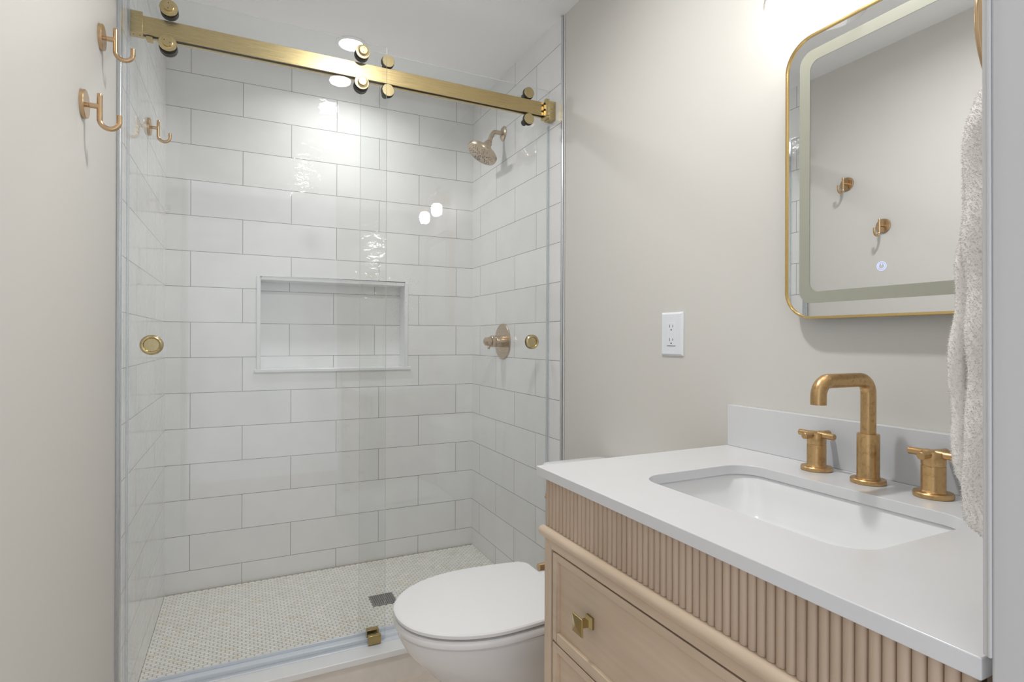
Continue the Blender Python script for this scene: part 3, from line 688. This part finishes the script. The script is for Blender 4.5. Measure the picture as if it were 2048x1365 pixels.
# ================================================================= VANITY LIGHT
LX = 1.33
t = thing('vanity_light', 'two-bulb wall light with clear glass shades above the mirror', 'wall light', (XR, .655, 1.98))
bm = B(); box(bm, XR-.022, XR-.0005, .575, .735, 1.965, 2.045); obj('backplate', bm, M['gold'], t, bevel=.003)
bm = B(); cyl(bm, (LX, .48, 2.03), (LX, .83, 2.03), .008, 20); cyl(bm, (XR-.022, .655, 2.01), (LX, .655, 2.028), .008, 16); obj('arm', bm, M['gold'], t)
for y in (.775, .535):
    bm = B(); lathe(bm, [(0, 2.018), (.012, 2.016), (.022, 2.000), (.022, 1.938), (.020, 1.934), (0, 1.934)], (LX, y, .010), (0, 0, 1), 32); so = obj('socket', bm, M['gold'], t)
    prof = [(.024, 1.985), (.034, 1.978), (.042, 1.955), (.055, 1.90), (.066, 1.834), (.0655, 1.8325), (.064, 1.834), (.053, 1.90), (.040, 1.955), (.032, 1.976), (.024, 1.982)]
    bm = B(); lathe(bm, prof, (LX, y, .010), (0, 0, 1), 56); obj('glass_shade', bm, M['shade'], t)
    bm = B(); lathe(bm, [(0, 1.9335), (.020, 1.933), (.028, 1.926), (.032, 1.910), (.032, 1.886), (.028, 1.872), (.018, 1.863), (0, 1.860)], (LX, y, .010), (0, 0, 1), 32); obj('bulb', bm, M['emit_bulb'], t)

# ================================================================= OUTLET
t = thing('wall_outlet', 'white rectangular double outlet plate on the right painted wall', 'outlet', (XR, 1.242, 1.157))
bm = B(); OY0, OY1, OZ0, OZ1 = 1.1975, 1.2870, 1.0945, 1.2205
def oyz(i, x): return [(x, y, z) for y, z in ((OY0+i, OZ0+i), (OY1-i, OZ0+i), (OY1-i, OZ1-i), (OY0+i, OZ1-i))]
loft(bm, [oyz(0, XR-.0003), oyz(0, XR-.0025), oyz(.0055, XR-.0065)]); obj('cover_plate', bm, M['plate'], t, bevel=.0006, ang=20)
yc = (OY0+OY1)/2; zc = (OZ0+OZ1)/2
bm = B(); box(bm, XR-.0078, XR-.0060, yc-.0165, yc+.0165, zc-.0335, zc+.0335); rcp = obj('receptacle', bm, M['plate'], t, bevel=.0005)
bm = B(); box(bm, XR-.0068, XR-.0064, yc-.0178, yc+.0178, zc-.0350, zc-.0338); obj('gap_line', bm, M['dark'], rcp, smooth=False)
for dz in (.0195, -.0195):
    bm = B()
    box(bm, XR-.0081, XR-.0077, yc+.0045, yc+.0062, zc+dz-.001, zc+dz+.0075); box(bm, XR-.0081, XR-.0077, yc-.0080, yc-.0064, zc+dz, zc+dz+.0065)
    cyl(bm, (XR-.0077, yc-.001, zc+dz-.0075), (XR-.0081, yc-.001, zc+dz-.0075), .0024, 14); obj('socket_slots', bm, M['dark'], rcp, smooth=False)
for dz in (.048, -.048):
    bm = B(); cyl(bm, (XR-.0062, yc, zc+dz), (XR-.0072, yc, zc+dz), .0026, 14); obj('screw', bm, M['plate'], t)

# ================================================================= TOWEL RING + TOWEL
RX, RYc, RZc, RR = 1.040, .2960, 1.465, .080
t = thing('towel_ring', 'bronze towel ring on the front wall beside the door jamb', 'towel ring', (RX, FY, RZc+RR))
bm = B(); lathe(bm, [(0, 0), (.025, 0), (.025, .006), (.009, .008), (.009, RYc-FY+.006), (0, RYc-FY+.006)], (RX, FY+.0002, RZc+RR), (0, 1, 0), 32); obj('mount', bm, M['bronze'], t)
bm = B(); pts = arc((RX, RYc, RZc), RR, 0, 2*PI, 56, (1, 0, 0), (0, 0, 1))
rs = []
for i in range(56):
    p = pts[i]; d = (p-Vector((RX, RYc, RZc))).normalized(); rs.append([bm.verts.new(p+d*(.0036*math.cos(2*PI*k/14))+Vector((0, .0036*math.sin(2*PI*k/14), 0))) for k in range(14)])
for i in range(56):
    for k in range(14): bm.faces.new((rs[i][k], rs[i][(k+1) % 14], rs[(i+1) % 56][(k+1) % 14], rs[(i+1) % 56][k]))
obj('ring', bm, M['bronze'], t)

TOWEL_A = [(1.404, 0.3010), (1.392, 0.3057), (1.372, 0.3115), (1.335, 0.3178), (1.29, 0.3208), (1.24, 0.3227), (1.18, 0.3256), (1.13, 0.3281), (1.092, 0.3305), (1.088, 0.329), (1.055, 0.3256), (1.04, 0.3271), (1.01, 0.3266), (0.992, 0.3227), (0.984, 0.3193)]
TOWEL_B = [(1.39, 0.291), (1.372, 0.294), (1.335, 0.297), (1.29, 0.299), (1.24, 0.3), (1.18, 0.3), (1.12, 0.2985), (1.06, 0.298), (1.0, 0.299), (0.97, 0.297), (0.955, 0.2935), (0.947, 0.289)]
def interp(tab, z):
    if z >= tab[0][0]: return tab[0][1]
    for (za, ya), (zb, yb) in zip(tab[:-1], tab[1:]):
        if zb <= z <= za: return ya+(yb-ya)*(za-z)/(za-zb)
    return tab[-1][1]
def towel_slab(tab, x0, x1, ydeep, zt, zb, nz, pinch):
    """one hanging layer: rounded outline in plan, lofted downwards"""
    loops = []
    for i in range(nz+1):
        s = i/nz; z = zt+(zb-zt)*s
        yl = interp(tab, z); pn = pinch(s)
        xa = x0+(1-pn)*.055; xb = x1-(1-pn)*.055; yd = ydeep(s)
        if s > .97: e = (1-s)/.03; yl = yd+(yl-yd)*(.55+.45*e)
        o_ = []
        for (x, y) in rrect(xa, xb, yd, yl, min((yl-yd)*.48, .014), 7): o_.append((x, y))
        # densify and add folds
        dense = []
        for k in range(len(o_)):
            p, q = o_[k], o_[(k+1) % len(o_)]; m_ = 1+int(math.hypot(q[0]-p[0], q[1]-p[1])/.006)
            m_ = 12 if m_ > 6 else 1
            for h in range(m_): dense.append((p[0]+(q[0]-p[0])*h/m_, p[1]+(q[1]-p[1])*h/m_))
        loops.append([(x+.0018*math.sin(z*60+y*40), y+.0022*math.sin(x*95+z*14)+.0012*math.sin(z*75+x*30), z) for x, y in dense])
    return loops
bm = B()
lp = towel_slab(TOWEL_A, .975, 1.105, lambda s: interp(TOWEL_A, 1.390+(.984-1.390)*s)-.0145, 1.390, .984, 60, lambda s: min(1, .80+s*3))
n0 = min(len(l) for l in lp)
def resample(loops, n_):
    out = []
    for lpx in loops:
        P_ = [Vector(p) for p in lpx]; d = [0]
        for a_, b_ in zip(P_, P_[1:]+P_[:1]): d.append(d[-1]+(b_-a_).length)
        tot = d[-1]; res = []; k = 0
        for i in range(n_):
            s = tot*i/n_
            while d[k+1] < s: k += 1
            u_ = (s-d[k])/(d[k+1]-d[k]+1e-12); res.append(P_[k].lerp(P_[(k+1) % len(P_)], u_))
        out.append(res)
    return out
loft(bm, resample(lp, 72))
lp = towel_slab(TOWEL_B, .930, 1.125, lambda s: .2445+.003*math.sin(s*9), 1.388, .947, 60, lambda s: min(1, .75+s*3))
loft(bm, resample(lp, 90))
# terry loops: tiny tapered tufts all over the cloth
random.seed(11)
bm.faces.ensure_lookup_table(); bm.normal_update()
bmesh.ops.recalc_face_normals(bm, faces=bm.faces)
faces = [f for f in bm.faces if len(f.verts) == 4]; jobs = []
for f in faces:
    c = f.calc_center_median()
    if c.x > 1.06: continue
    cnt = f.calc_area()/(.0017**2); k = int(cnt)+(random.random() < cnt-int(cnt))
    vs = [v.co.copy() for v in f.verts]; nm = f.normal.copy()
    for _ in range(k):
        a, b = random.random(), random.random()
        p = vs[0].lerp(vs[1], a).lerp(vs[3].lerp(vs[2], a), b)
        jobs.append((p, nm))
for p, nm in jobs:
    d = (nm*1.0+Vector((random.uniform(-.5, .5), random.uniform(-.5, .5), random.uniform(-.8, .1)))).normalized()
    h = random.uniform(.0012, .0030); _, u, v = frame_of(d); r = .00042
    tip = bm.verts.new(p+d*h); bs = [bm.verts.new(p-nm*.0004+u*(r*math.cos(q))+v*(r*math.sin(q))) for q in (0, 2.094, 4.189)]
    for k in range(3): bm.faces.new((bs[k], bs[(k+1) % 3], tip))
me = bpy.data.meshes.new('hand_towel'); bm.to_mesh(me); bm.free(); me.materials.append(M['towel']); me.shade_smooth()
o = bpy.data.objects.new('hand_towel', me); C.objects.link(o)
tag(o, 'folded cream terry hand towel hanging from the ring at the right', 'towel')
